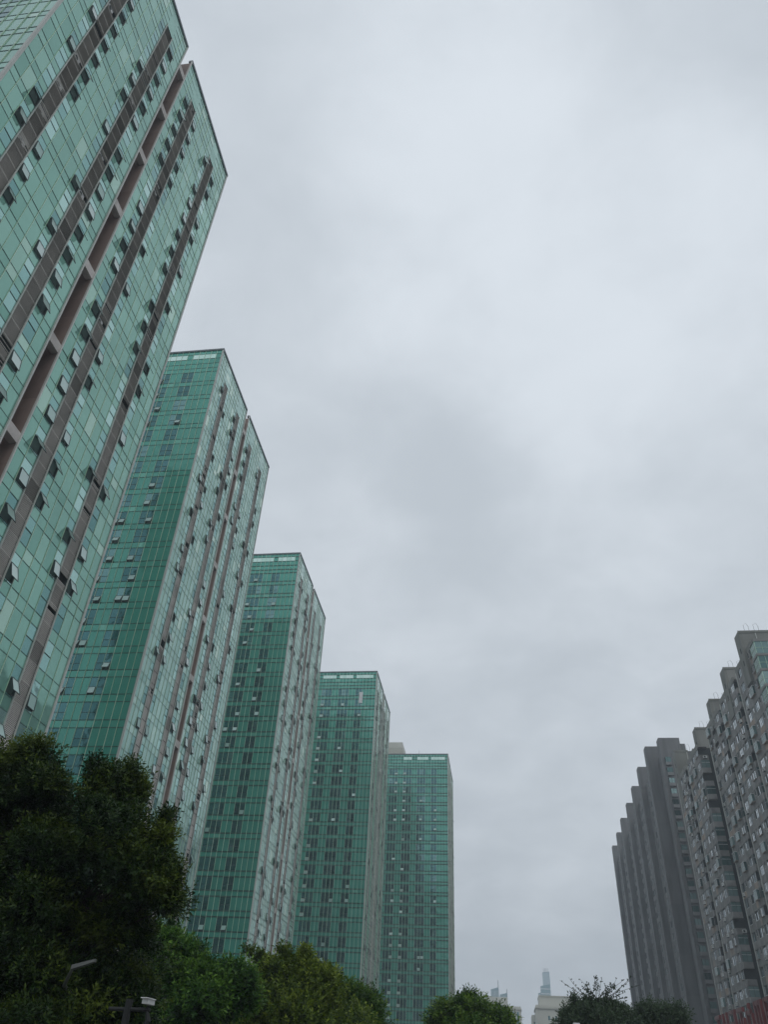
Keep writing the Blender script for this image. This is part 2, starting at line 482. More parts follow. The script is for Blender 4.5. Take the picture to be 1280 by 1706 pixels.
    for u0, u1 in ((-hy - e, -hy + 14.45), (-hy + 15.95, hy + e)):
        mb.box(hx - 0.35, hx + e, u0, u1, 99.65, 100.0, "cap_metal", 0.5)
    mb.box(-hx - e, -hx + 0.35, -hy - e, hy + e, 99.65, 100.0, "cap_metal", 0.5)
    mb.box(-hx + 0.35, hx - 0.35, -hy - e, -hy + 0.3, 99.65, 100.0, "cap_metal", 0.5)
    mb.box(-hx + 0.35, hx - 0.35, hy - 0.3, hy + e, 99.65, 100.0, "cap_metal", 0.5)
    mb.build("parapet_cap", root)
    mb = MB(); mb.box(-hx + 0.05, hx - 2.7, -hy + 0.05, hy - 0.05, 98.0, 98.3, "roof_felt")
    mb.box(hx - 2.7, hx - 0.05, -hy + 0.05, -hy + 14.4, 98.0, 98.3, "roof_felt"); mb.box(hx - 2.7, hx - 0.05, -hy + 16.0, hy - 0.05, 98.0, 98.3, "roof_felt")
    mb.build("roof", root)
    sashes.sort(key=lambda s: s[3] + s[1])
    extra = MB()
    for i, s in enumerate(sashes):
        q = sash(*s)
        if i < 100: q.build("open_window", root)
        else:
            n0 = len(extra.v); mp = [extra.mi(x) for x in q.mats]
            extra.v += q.v; extra.f += [tuple(k + n0 for k in w) for w in q.f]; extra.m += [mp[k] for k in q.m]; extra.t += q.t
    if extra.v: extra.build("open_window", root)["kind"] = "stuff"
    return root




glass_tower(-32.8, 20.0, "nearest green glass tower with wide recess and concrete beams, cut off by the left edge", 11, 0.11, 0.68, [(1.2, 5.2), (6.7, 11)], 0.62, lw=0.75)
glass_tower(-42.4, 80.3, "second green glass tower from the left, its end wall rising behind the dark evergreen", 12, 0.16, 0.5, [(1.0, 5.1), (6.4, 11)], 0.42, front_open=0.35, lw=1.0)
glass_tower(-42.7, 141.4, "third green glass tower from the left, directly above the yellowish tree", 13, 0.25, 0.48, [(1.0, 5.1), (6.2, 11)], 0.42, front_open=0.3, lw=1.3)
t4 = glass_tower(-33.3, 204.1, "fourth green glass tower from the left with one white blank pane near its top", 14, 0.32, 0.36, [(1.2, 5.9), (7.0, 11), (12.4, 16)], 0.34, True, 0.2, lw=1.6)
t5 = glass_tower(-16.8, 273.0, "farthest green glass tower with a cream rooftop room, nearest the open sky", 15, 0.4, 0.3, [(1.2, 5.9), (7.2, 11.4), (12.6, 16)], 0.3, 2, 0.15, lw=1.9)
mb = MB()
mb.box(W / 2 - 3.85 - 1.0, W / 2 - 3.85 + .05, -L / 2 - 0.12, -L / 2 - 0.05, 90.0, 93.4, "pale_metal")
o = mb.build("blank_panel", t4); o["label"] = "plain white panel standing in for a pane"
for t_, xx in ((t4, -3.0), (t5, 5.0)):
    mb = MB(); mb.tube([(xx, -L / 2 + .2, 99.5), (xx, -L / 2 + .2, 101.6)], [.05, .02], "cap_metal", 5); mb.build("lightning_rod", t_)
mb = MB()
for z in range(4):
    mb.box(-W / 2 + 8.3, -W / 2 + 13.6, -8, 3, 98.3 + z * 2.2, 98.3 + z * 2.2 + 2.15, "cream_wall")
mb.build("rooftop_room", t5)


# ------------------------------------------------------------------ right-hand apartment blocks
FL = 3.1


def apartments(name, label, segs, xn, zroof, cores, seed, back=16.0):
    """segs: (x_face, y0, y1); notches lie between them, set back"""
    R = random.Random(seed)
    root = empty(name, (segs[0][0], segs[0][1], 0), label, "apartment block")
    ox, oy = segs[0][0], segs[0][1]
    wall = MB(); wins = []; encl = []; acs = []; balc = []
    nfl = int(zroof // FL)
    zoff = zroof - nfl * FL
    for si, (x, y0, y1) in enumerate(segs):
        ln = y1 - y0
        x -= ox; ya, yb = y0 - oy, y1 - oy
        # window openings measured from the near end
        ops = [(0.4, 2.4, 0), (3.2, 3.8, 1), (4.6, 6.9, 0), (8.0, 8.6, 1), (9.6, 11.8, 0)]
        ops = [q for q in ops if q[1] < ln - 0.3]
        fc = Face(x, ya, 0, 1, -1, 0)
        wall.box(x + 0.55, x + back, ya + 0.01, yb - 0.01, 0, zroof - 0.6, "apartment_wall", 0.3)
        for f in range(nfl):
            zb = zoff + f * FL
            # spandrel pieces, each with its own render tone
            cuts = [0, 2.8, 4.2, 7.3, 9.1, ln] if ln > 10 else [0, 3, 6, ln]
            for a, b in zip(cuts[:-1], cuts[1:]):
                r = R.random()
                t = R.uniform(.35, .55) if r < .7 else (R.uniform(.8, 1) if r < .82 else R.uniform(.1, .25))
                wall.box(x, x + 0.55, ya + a, ya + b, zb, zb + 1.15, "apartment_wall", t)
            prev = 0
            wide = R.random() < 0.12
            for (a, b, small) in ops:
                t = R.uniform(.3, .55)
                wall.box(x + 0.001, x + 0.55, ya + prev, ya + a, zb + 1.15, zb + FL - 0.25, "apartment_wall", t); prev = b
                za = zb + 1.15 + (0.6 if small else 0)
                if small: wall.box(x + 0.002, x + .55, ya + a, ya + b, zb + 1.15, za, "apartment_wall", t)
                wins.append((fc, a, b, za, zb + FL - 0.25 - (0.25 if R.random() < .3 else 0.003), small, f, y0))
                if not small and R.random() < 0.22: acs.append(('s', fc, R.uniform(a, b - 0.9), zb + 0.35))
            wall.box(x + 0.001, x + 0.55, ya + prev, yb, zb + 1.15, zb + FL - 0.25, "apartment_wall", R.uniform(.3, .55))
            wall.box(x - 0.03, x + 0.55, ya, yb, zb + FL - 0.25, zb + FL - 0.002, "apartment_wall", R.uniform(.2, .45))
            # corner balcony on the near end, facing the viewer
            south = Face(x, ya, 1, 0, 0, -1)
            bw = 2.0
            south.box(wall, 0.02, bw, zb, zb + 1.05, 0.0, 1.1, "apartment_wall", R.uniform(.2, .6))
            south.box(wall, 0.02, bw, zb + FL - .18, zb + FL - .02, 0.0, 1.15, "apartment_wall", .3)
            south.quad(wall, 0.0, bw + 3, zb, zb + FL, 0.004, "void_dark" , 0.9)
            if R.random() < 0.5 and f > 2:
                encl.append((south, 0.06, bw, zb + 1.05, zb + FL - .2))
            elif R.random() < 0.55:
                acs.append(('b', south, R.uniform(0.3, 1.2), zb + 0.12))
        wall.box(x - 0.05, x + 0.55, ya - 0.05, yb + 0.02, zroof, zroof + 0.9, "apartment_core", 0.4)
        wall.box(x + 0.55, x + back, ya, yb, zroof - .6, zroof - .3, "roof_felt")
        # set-back wall of the notch beyond this segment
        if si < len(segs) - 1:
            nx = segs[si + 1][0] - ox; ny = segs[si + 1][1] - oy
            wall.box(max(x, nx) + xn, max(x, nx) + xn + back - xn, yb, ny, 0, zroof, "apartment_wall", 0.2)
        # pale corner pipe
        p = MB(); p.tube([(x - 0.06, yb - 0.05, 0), (x - 0.06, yb - 0.05, zroof)], [0.11, 0.11], "trim_stone", 6, 0.7); p.build("downpipe", root)
    wall.build("wall", root)
    for (x, y, top, wx, wy) in cores:
        c = MB(); x -= ox; y -= oy
        lo = zroof - 6
        c.box(x + 0.6, x + wx, y, y + 1.0, lo, top, "apartment_core")
        c.box(x + 0.75, x + wx, y + 1.0, y + wy - .5, lo, top - 0.1, "apartment_core", .4)
        c.box(x, x + 0.6, y, y + wy, lo, top, "apartment_core", .2)
        c.box(x + 0.6, x + wx, y + wy - .5, y + wy, lo, top - .6, "apartment_core", .4)
        for z in (top - 4.5, top - 7.2): c.box(x - 0.02, x + .01, y + 1.0, y + 1.6, z, z + 1.1, "void_dark")
        c.box(x - .12, x + wx, y - .1, y - 0.003, top - 0.5, top + .02, "apartment_core", .1)
        c.tube([(x + 3.2, y - 0.12, top - 0.6), (x + 3.2, y - 0.12, lo)], [0.09, 0.09], "trim_stone", 6, 0.9)
        head = c.build("stair_head", root)
        for dx in (1.5, 3.4):
            a = MB(); bx = x + dx
            a.tube([(bx, y + .5, top), (bx, y + .5, top + 1.6), (bx + 0.5, y + .5, top + 1.9)], [0.035, 0.03, 0.02], "frame_dark", 5)
            a.tube([(bx + .9, y + .5, top), (bx + .9, y + .5, top + 1.3), (bx + .6, y + .5, top + 2.0)], [0.035, 0.03, 0.02], "frame_dark", 5)
            a.build("antenna", head)
    # windows: largest in the photo first
    wins.sort(key=lambda w: (w[5], w[7] - w[6] * 0.8))
    rest = MB()
    for i, (fc, a, b, z0, z1, small, f, yy) in enumerate(wins):
        mb = MB() if i < 100 else rest
        nlt = 1 if small else (3 if b - a > 1.8 else 2)
        dd = -0.05
        w = (b - a) / nlt
        for j in range(nlt):
            t = R.choice([.1, .35, .7, .9, 1.0, 1.0])
            if R.random() < .15:
                fc.quad(mb, a + j * w, a + (j + 1) * w, z0, z1, dd, "void_dark")
            else: fc.quad(mb, a + j * w, a + (j + 1) * w, z0, z1, dd, "apartment_glass", t)
            fc.box(mb, a + j * w - .03, a + j * w + .03, z0, z1, dd, dd + .06, "frame_dark")
        fc.box(mb, a, b, z1 - .06, z1, dd, dd + .07, "frame_dark"); fc.box(mb, a, b, z0, z0 + .06, dd, dd + .07, "pale_metal")
        if not small and R.random() < .25: fc.box(mb, a - .05, b + .05, z0 - .08, z0 - .02, -.02, .28, "apartment_wall", .9)
        if not small and R.random() < .16:      # projecting caged bay
            dd2 = R.uniform(.35, .6)
            fc.box(mb, a, b, z0 - .1, z1 - .1, .02, dd2, "balcony_glass", R.random())
            fc.box(mb, a - .04, b + .04, z1 - .099, z1, .0, dd2 + .05, "pale_metal", R.random())
            fc.box(mb, a - .04, b + .04, z0 - .18, z0 - .101, .0, dd2 + .05, "apartment_wall", .9)
            k = a
            while k < b: fc.box(mb, k, k + .05, z0 - .1, z1 - .1, dd2 + .003, dd2 + .04, "pale_metal", .3); k += .55
        if mb is not rest: mb.build("window", root)
    if rest.v: rest.build("window", root)["kind"] = "stuff"
    R.shuffle(encl)
    for (fc, a, b, z0, z1) in encl[:90]:
        mb = MB(); t = R.uniform(0, 1)
        fc.box(mb, a, b, z0, z1, 0.02, 1.05, "balcony_glass", t)
        fc.box(mb, a - .03, b + .02, (z0 + z1) / 2 + .3, (z0 + z1) / 2 + .36, 0.02, 1.09, "pale_metal", t)
        for u in (a, (a + b) / 2): fc.box(mb, u - .03, u + .03, z0, z1, 0.02, 1.1, "frame_dark")
        mb.build("balcony_glazing", root)
    R.shuffle(acs)
    for (kind, fc, u, z) in acs[:90]:
        mb = MB()
        d = 1.1 if kind == 'b' else 0.0
        fc.box(mb, u, u + 0.85, z, z + 0.6, d + .02, d + 0.36, "ac_white")
        mb.poly([fc.p(u + .34 + .22 * math.cos(i * math.pi / 6), z + .3 + .22 * math.sin(i * math.pi / 6), d + .37) for i in range(12)], "void_dark")
        fc.box(mb, u - .02, u + .87, z - .08, z - .02, d, d + .4, "frame_dark")
        mb.build("air_conditioner", root)
    return root


xa = 51.6
apartments("apartment_block", "near grey brown apartment block with a glass corner bay, at the right edge",
           [(51.2, 142.4, 155.5), (51.4, 159.0, 171.5), (51.6, 175.0, 187.4)], 2.2, 74.6,
           [(50.6, 146.0, 79.6, 14, 3.2), (51.2, 162.8, 79.6, 8, 3.2), (51.6, 179.8, 79.6, 8, 3.2)], 21)
apartments("apartment_block", "farther grey apartment block left of the pale corner pipe, jutting slightly nearer the street",
           [(49.3, 190.6, 203.2), (49.3, 206.5, 217.6)], 2.2, 71.6,
           [(51.6, 197.6, 79.6, 8, 3.2), (49.2, 214.0, 79.6, 3.6, 3.3), (52.6, 208.0, 77.8, 7, 3.3)], 22)
# glass corner bay at the top of the near block
root = [o for o in COL.objects if o.name == "apartment_block"][0]
for k in range(7):
    mb = MB(); z0 = 71.3 - FL * k
    x0, y0 = 50.75 - 51.2, 139.6 - 142.4
    mb.box(x0, x0 + 5, y0, y0 + 2.8, z0, z0 + 2.55, "balcony_glass", rng.uniform(.3, 1))
    for t in range(5): mb.box(x0 - .04, x0 - .003, y0 + t * .69, y0 + t * .69 + .06, z0, z0 + 2.55, "mullion_metal")
    for t in range(4): mb.box(x0 + t * 1.25, x0 + t * 1.25 + .06, y0 - .04, y0 - .003, z0, z0 + 2.55, "mullion_metal")
    for zz in (z0 + 1.2,):
        mb.box(x0 - .05, x0 + 5, y0 - .05, y0 - .003, zz, zz + .06, "mullion_metal"); mb.box(x0 - .05, x0 - .003, y0, y0 + 2.8, zz, zz + .06, "mullion_metal")
    mb.box(x0 - .12, x0 + 5, y0 - .12, y0 + 2.85, z0 + 2.56, z0 + 3.09, "apartment_wall", .3)
    mb.build("corner_bay", root)


def far_block():
    R = random.Random(31)
    s = 88.0 / 78.0
    fins = [(41.0, 211.0), (41.2, 227.3), (41.7, 244.6), (42.1, 261.6), (42.2, 278.5), (42.8, 296.6), (43.2, 314.9)]
    fins = [(x * s, y * s) for x, y in fins]
    top = 88 + CAMZ
    root = empty("apartment_block", (50, 231, 0), "dark grey slab block of repeated fins, leftmost of the big blocks on the right", "apartment block")
    X, Y = 50, 231
    body = MB()
    # stepped body behind fins
    ys = [231.0] + [f[1] for f in fins[1:]] + [fins[-1][1] + 4]
    nfl = 27; fl = 3.05; zr = nfl * fl + 1.2
    wins = []
    for i, (fx, fy) in enumerate(fins):
        y1 = fins[i + 1][1] if i < len(fins) - 1 else fy + 3.2
        xf = fx + 1.9
        body.box(xf + .3 - X, xf + 15 - X, fy + 3.2 - Y if y1 > fy + 3.3 else fy - Y + .1, y1 - Y, 0, zr, "far_wall", .3)
        if y1 <= fy + 3.3: continue
        ln = y1 - fy - 3.2
        fc = Face(xf - X, fy + 3.2 - Y, 0, 1, -1, 0)
        for f in range(nfl):
            zb = 1.2 + f * fl
            fc.box(body, 0, ln, zb, zb + 1.2, -.3, 0, "far_wall", R.uniform(.5, 1))
            prev = 0
            for (a, b) in ((.5, 2.8), (3.6, 6.2), (7.4, 8.7), (9.6, 12), (13, 15.4)):
                if b > ln - .3: break
                fc.box(body, prev, a, zb + 1.2, zb + fl, -.3, -.002, "far_wall", R.uniform(.5, 1)); prev = b
                wins.append((fc, a, b, zb + 1.2, zb + 2.8, fy - f))
                fc.box(body, a, b, zb + 2.8, zb + fl, -.3, -.003, "far_wall", .5)
            fc.box(body, prev, ln, zb + 1.2, zb + fl, -.3, -.002, "far_wall", R.uniform(.5, 1))
    # near end wall, wide
    x0, x1 = 43.5 * s, 48.9 * s
    body.box(x0 + .5 - X, x1 + 9 - X, 0.15, 8, 0, top - 4, "far_wall", .35)
    body.build("wall", root)
    def fin(fx, fy, w, d, tp):
        m_ = MB(); z = 0
        while z < tp - 0.1:
            z2 = min(z + fl, tp)
            m_.box(fx - X, fx + w - X, fy - Y, fy + d - Y, z, z2 - .003, "far_wall", R.uniform(.3, .6)); z = z2
        m_.build("fin_wall", root)
    for (fx, fy) in fins: fin(fx, fy, 6.5, 3.2, top)
    fin(x0, 231.0, x1 - x0, 3.2, top)
    fin(x1 + .003, 231.6, 1.5, 3.2, top - 1.6)
    # bay windows stack on the near end
    south = Face(x0 - X, 0.0, 1, 0, 0, -1)
    for f in range(26):
        zb = 5 + f * fl
        b = MB()
        south.box(b, 0.9, 2.6, zb, zb + 0.9, 0.0, 0.7, "far_wall", .8)
        south.box(b, 0.95, 2.55, zb + .9, zb + 2.3, 0.0, 0.65, "balcony_glass", R.uniform(.3, 1) if R.random() < .7 else 0)
        for u in (.93, 1.7, 2.5): south.box(b, u, u + .06, zb + .9, zb + 2.3, 0.0, .69, "frame_dark")
        south.box(b, 0.9, 2.6, zb + 2.3, zb + 2.45, 0.0, 0.72, "far_wall", .4)
        b.build("bay_window", root)
    wins.sort(key=lambda w: w[5])
    rest = MB()
    for i, (fc, a, b, z0, z1, _) in enumerate(wins):
        mb = MB() if i < 100 else rest
        fc.quad(mb, a, b, z0, z1, -.04, "apartment_glass", R.choice([.5, .9, 1.0, 1.0]))
        fc.box(mb, (a + b) / 2 - .04, (a + b) / 2 + .04, z0, z1, -.04, .0, "frame_dark")
        if mb is not rest: mb.build("window", root)
    if rest.v: rest.build("window", root)["kind"] = "stuff"


far_block()


# ------------------------------------------------------------------ distant buildings
def P450(px, py, Y=450): return at(px, py, Y)


def cream(label, pxl, pxr, pyt, Y, depth, wins, cornice=True, mat="cream_wall", step=None):
    a, b = at(pxl, pyt, Y), at(pxr, pyt, Y)
    root = empty("distant_building", ((a.x + b.x) / 2, Y + depth / 2, 0), label, "building")
    hw = (b.x - a.x) / 2; h = (a.z + b.z) / 2
    mb = MB(); mb.box(-hw, hw, -depth / 2, depth / 2, 0, h, mat, .5)
    if cornice: mb.box(-hw - .4, hw + .4, -depth / 2 - .5, depth / 2 + .4, h - 1.6, h - .9, mat, 0)
    mb.build("wall", root)
    for (u, z, w, hh) in wins:
        m_ = MB(); m_.box(-hw + u, -hw + u + w, -depth / 2 - .03, -depth / 2 + .01, h - z - hh, h - z, "dark_glass", .2); m_.build("window", root)
    return root, hw, h


c1, hw, h1 = cream("far cream building with a cornice and small dark windows, beside the wispy tree", 893, 948, 1674, 450, 24,
                   [(5.6, 4.4, .9, 1.8), (5.7, 9.4, .9, 1.8), (9, 4.4, .9, 1.8), (9.1, 9.4, .9, 1.8), (13, 4.4, .9, 1.8), (13, 9.4, .9, 1.8)])
mb = MB(); q = at(900, 1660, 456); mb.box(-hw + 2.0, hw + 4, -7, 11, h1 + .003, q.z, "cream_wall", .6); mb.box(-hw + 1.8, hw + 4.2, -7.2, 11.2, q.z, q.z + .6, "cream_wall", 0); mb.build("upper_storey", c1)
cream("narrow grey building peeping out left of the cream building with the cornice", 886.5, 893.5, 1690, 470, 20, [(.8, 3, .6, 3), (2.0, 3, .5, 3)], False)
c2, hw, h2 = cream("pale building with grey vertical window bands far down the street, right of the leafy tree", 846, 868, 1676, 520, 26, [(2.3, 2.5, 1.2, 12), (5.0, 2.5, 1.2, 12)], True)
c3, hw, h3 = cream("pale block far down the street carrying two green glass towers behind the leafy tree top", 812, 846, 1660, 560, 26, [(4, 4, 1, 2), (8, 4, 1, 2)], False)


def slant_tower(label, pxl, pxr, pyl, pyr, Y, mat, mast=None, pins=None, bands=False):
    a, b = at(pxl, pyl, Y), at(pxr, pyr, Y)
    x0, x1 = a.x, b.x; hw = (x1 - x0) / 2; d = hw * 1.3
    root = empty("distant_skyscraper", ((x0 + x1) / 2, Y + d, 0), label, "skyscraper")
    mb = MB()
    mb.hexa([(-hw, -d, 0), (hw, -d, 0), (hw, d, 0), (-hw, d, 0), (-hw, -d, a.z), (hw, -d, b.z), (hw, d, b.z), (-hw, d, a.z)], mat, .3)
    mb.build("glass_shaft", root)
    g = MB()
    if bands:
        z = a.z - 2
        while z > 20: g.box(-hw - .2, hw + .2, -d - .2, d + .2, z - .7, z, "pale_metal"); z -= 4.2
    else:
        for k in range(1, 6): g.box(-hw + k * hw / 3 - .15, -hw + k * hw / 3 + .15, -d - .2, -d + .1, 0, a.z - 1, "pale_metal")
    g.build("facade_bands", root)
    if mast:
        p = MB(); t = at(mast[0], mast[1], Y); p.tube([(hw - .3, -d + .3, b.z - 5), (hw - .3, -d + .3, t.z)], [.45, .3], "cap_metal", 6); p.build("mast", root)
    if pins:
        for k in pins:
            p = MB(); t = at(k, 1612, Y); u = t.x - (x0 + x1) / 2; p.tube([(u, -d + 1, a.z - 2), (u, -d + 1, t.z)], [.5, .3], "cap_metal", 6); p.build("mast", root)
    return root


slant_tower("pale green glass tower with a slanted top and thin mast, left of its lower twin", 818, 831, 1647.5, 1644, 900, "far_glass", (831, 1632))
slant_tower("lower pale green glass tower with a slanted top, right of its taller twin", 833, 845.5, 1656, 1653.5, 880, "far_glass", (845.5, 1647))
slant_tower("faint tall glass skyscraper with small pinnacles dissolving into the low cloud", 904, 915.5, 1619, 1618, 1450, "far_glass", None, (905.5, 908, 910, 912.5))
slant_tower("banded blue green glass tower with a slanted top in front of the faint skyscraper", 901, 916.5, 1642, 1639, 900, "far_glass", None, None, True)
slant_tower("low slim glass tower stepping down left of the banded tower", 897, 901.5, 1654, 1653, 890, "far_glass")

# ------------------------------------------------------------------ ground
def sheet(name, x0, x1, y0, y1, z, mat, kind="structure"):
    mb = MB(); mb.poly([(x0, y0, z), (x1, y0, z), (x1, y1, z), (x0, y1, z)], mat, .5)
    return tag(mb.build(name), kind=kind)


sheet("ground", -2500, 2500, -2500, 2500, -0.12, "paving")
sheet("road", -4, 22, -300, 900, 0.0, "asphalt")
for nm, x0, x1 in (("pavement", -14, -4), ("pavement", 22, 28)):
    mb = MB(); mb.box(x0, x1, -300, 900, -0.1, 0.13, "paving", .7); tag(mb.build(nm), kind="structure")
mb = MB()
for k in range(-20, 80):
    for x in (2.3, 15.3): mb.poly([(x, k * 9, .004), (x + .15, k * 9, .004), (x + .15, k * 9 + 4, .004), (x, k * 9 + 4, .004)], "road_paint")
for x in (8.8, 9.1): mb.poly([(x, -300, .004), (x + .15, -300, .004), (x + .15, 900, .004), (x, 900, .004)], "road_paint")
tag(mb.build("lane_marking"), kind="structure")

# ------------------------------------------------------------------ red rooftop sign on a low shop podium
pod = empty("shop_podium", (37, 118, 0), "low grey shop podium under the red rooftop sign on the right", "building")
mb = MB(); mb.box(-8, 8, -20, 24, 0, 8.2, "apartment_wall", .5); mb.box(-8.2, 8.2, -20.2, 24.2, 8.203, 8.6, "apartment_core", .5); mb.build("wall", pod)
for k in range(9):
    mb = MB(); mb.box(-8.06, -8.01, -19 + k * 4.7, -15.2 + k * 4.7, 0.3, 3.6, "dark_glass", .4); mb.build("shop_window", pod)
    mb = MB(); mb.box(-8.06, -8.01, -19 + k * 4.7, -15.2 + k * 4.7, 4.8, 7.2, "dark_glass", .6); mb.build("shop_window", pod)
sg = empty("rooftop_sign", (29.3, 104.0, 8.6), "row of big red characters standing on a roof in front of the grey apartments", "sign")
strokes = [
    [(0.2, 0.9, 0, 3.6), (2.6, 3.3, 0, 3.6), (0.9, 2.6, 3.0, 3.6), (0.9, 2.6, 1.4, 2.0)],
    [(0.1, 0.8, 0, 3.6), (1.4, 2.0, 0.3, 3.2), (2.7, 3.4, 0, 3.6), (0.8, 2.7, 3.0, 3.6)],
    [(0.3, 0.9, 0, 2.4), (2.5, 3.2, 0, 2.9), (0.9, 2.5, 2.2, 2.9), (1.4, 2.0, 2.9, 3.7), (0.9, 2.5, 0, 0.6)],
    [(0.1, 3.3, 2.9, 3.5), (1.4, 2.1, 0, 2.9), (0.2, 0.8, 0.5, 2.2), (2.6, 3.2, 0.5, 2.2)],
    [(0.2, 0.9, 0, 3.6), (0.9, 3.2, 0, 0.6), (0.9, 3.2, 1.5, 2.1), (0.9, 3.2, 3.0, 3.6), (2.6, 3.2, 0.6, 1.5)],
    [(0.3, 0.9, 0, 3.6), (2.5, 3.1, 0, 3.6), (0.9, 2.5, 1.6, 2.2)],
    [(0.2, 3.2, 3.0, 3.6), (1.4, 2.0, 0, 3.0), (0.4, 1.4, 1.4, 1.9), (2.0, 3.0, 0.2, 0.8)]]
for i, st in enumerate(strokes):
    mb = MB()
    for (a, b, c, d) in st:
        mb.box(-0.14 + .001 * i, 0.14, i * 4.3 + a + .1, i * 4.3 + b - .1, c * .84 + .3, d * .84 + .3, "sign_red")
        mb.box(-0.20, -0.15, i * 4.3 + a + .12, i * 4.3 + b - .12, c * .84 + .4, d * .84 + .2, "sign_red", 1.0)
    mb.build("character", sg)
mb = MB()
for i in range(32): mb.box(0.2, 0.28, i * .95, i * .95 + .08, 0, 3.4, "frame_dark")
for z in (.3, 1.8, 3.3): mb.box(0.29, 0.37, 0, 30, z, z + .08, "frame_dark")
mb.build("support_frame", sg)


# ------------------------------------------------------------------ trees
def make_leaves(name, parent, origin, blobs, n_shoots, per, ln, leaf, mat, seed, upness=0.6, inner=0.35, width=0.36, rag=0.18, fill=0.22):
    """blobs: (center Vector, rx, ry, rz). Shoots of small leaf faces through the crown volume."""
    g = np.random.default_rng(seed)
    C = np.array([list(b[0]) for b in blobs]); Rr = np.array([b[1:4] for b in blobs])
    wgt = (Rr[:, 0] * Rr[:, 2]) ** 0.72; wgt = wgt / wgt.sum()
    idx = g.choice(len(blobs), n_shoots, p=wgt)
    d = g.normal(size=(n_shoots, 3)); d /= np.linalg.norm(d, axis=1)[:, None]
    d[:, 2] = np.where(d[:, 2] < -0.6, -d[:, 2], d[:, 2])
    # lumpy surface
    lump = np.zeros(n_shoots)
    for k in range(5):
        w = g.normal(size=3) * (2.2 + 1.5 * k); ph = g.uniform(0, 6.28)
        lump += np.sin(d @ w + ph + idx * 1.7) / (1 + .5 * k)
    rad = 0.92 + rag * 0.4 * lump + g.normal(size=n_shoots) * 0.05
    ins = g.random(n_shoots) < inner
    rad = np.where(ins, g.uniform(0.25, 0.9, n_shoots), rad)
    # foliage gathers in clumps around limb ends, leaving hollows between them
    nc = 16
    cd = g.normal(size=(len(blobs), nc, 3)); cd /= np.linalg.norm(cd, axis=2)[:, :, None]
    cd[:, :, 2] = np.where(cd[:, :, 2] < -0.5, -cd[:, :, 2], cd[:, :, 2])
    cr = g.uniform(.55, 1.02, (len(blobs), nc)); cs = g.uniform(.24, .46, (len(blobs), nc))
    ci = g.integers(0, nc, n_shoots)
    cen = C[idx] + cd[idx, ci] * Rr[idx] * cr[idx, ci][:, None]
    base = cen + d * Rr[idx] * (rad * cs[idx, ci])[:, None]
    core = g.random(n_shoots) < fill
    base = np.where(core[:, None], C[idx] + d * Rr[idx] * g.uniform(.2, .85, n_shoots)[:, None], base)
    ins = ins | core
    ax = d + np.array([0, 0, 1.0]) * upness * g.uniform(.5, 1.5, (n_shoots, 1)) + g.normal(size=(n_shoots, 3)) * 0.25
    ax /= np.linalg.norm(ax, axis=1)[:, None]
    slen = ln * g.uniform(.5, 1.5, n_shoots)
    # clump tone from low-frequency noise in space
    tone = np.zeros(n_shoots)
    sc = 2.2 / np.mean(Rr)
    for k in range(4):
        w = g.normal(size=3) * sc * (1 + k); tone += np.sin(base @ w + g.uniform(0, 6.28))
    tone = 0.42 + 0.13 * tone
    ref = np.cross(ax, g.normal(size=(n_shoots, 3))); ref /= np.linalg.norm(ref, axis=1)[:, None]
    ref2 = np.cross(ax, ref)
    V = []; T = []
    for k in range(per):
        t = (k + .5) / per
        an = k * 2.4 + g.uniform(0, .6, n_shoots)
        side = ref * np.cos(an)[:, None] + ref2 * np.sin(an)[:, None]
        spread = 1.15 - 0.6 * t
        ld = ax * (1 - .35 * spread) + side * spread + g.normal(size=(n_shoots, 3)) * .15
        ld[:, 2] -= 0.1
        ld /= np.linalg.norm(ld, axis=1)[:, None]
        wd = np.cross(ld, ax + g.normal(size=(n_shoots, 3)) * .35); wd /= (np.linalg.norm(wd, axis=1)[:, None] + 1e-6)
        ll = leaf * g.uniform(.65, 1.25, n_shoots)[:, None]
        p0 = base + ax * (slen * t)[:, None]
        p1 = p0 + ld * ll * .45 + wd * ll * width * .5
        p2 = p0 + ld * ll - np.array([0, 0, .12]) * ll
        p3 = p0 + ld * ll * .45 - wd * ll * width * .5
        V.append(np.stack([p0, p1, p2, p3], 1)); T.append(tone + np.where(ins, -.12, .12) + 0.30 * (t - .4) + g.normal(size=n_shoots) * .12)  # inner shoots darker, tips lighter: crown shading put into leaf tone
    V = np.concatenate(V).reshape(-1, 3) - np.array(list(origin)); T = np.clip(np.concatenate(T), 0, 1)
    nq = len(T)
    me = bpy.data.meshes.new(name)
    me.vertices.add(nq * 4); me.vertices.foreach_set("co", V.astype(np.float32).ravel())
    me.loops.add(nq * 4); me.loops.foreach_set("vertex_index", np.arange(nq * 4, dtype=np.int32))
    me.polygons.add(nq); me.polygons.foreach_set("loop_start", np.arange(0, nq * 4, 4, dtype=np.int32))
    me.materials.append(MATS[mat])
    a = me.attributes.new("tint", 'FLOAT', 'FACE'); a.data.foreach_set("value", T.astype(np.float32))
    me.update(calc_edges=True); me.validate()
    o = bpy.data.objects.new(name, me); COL.objects.link(o); o.parent = parent
    return o


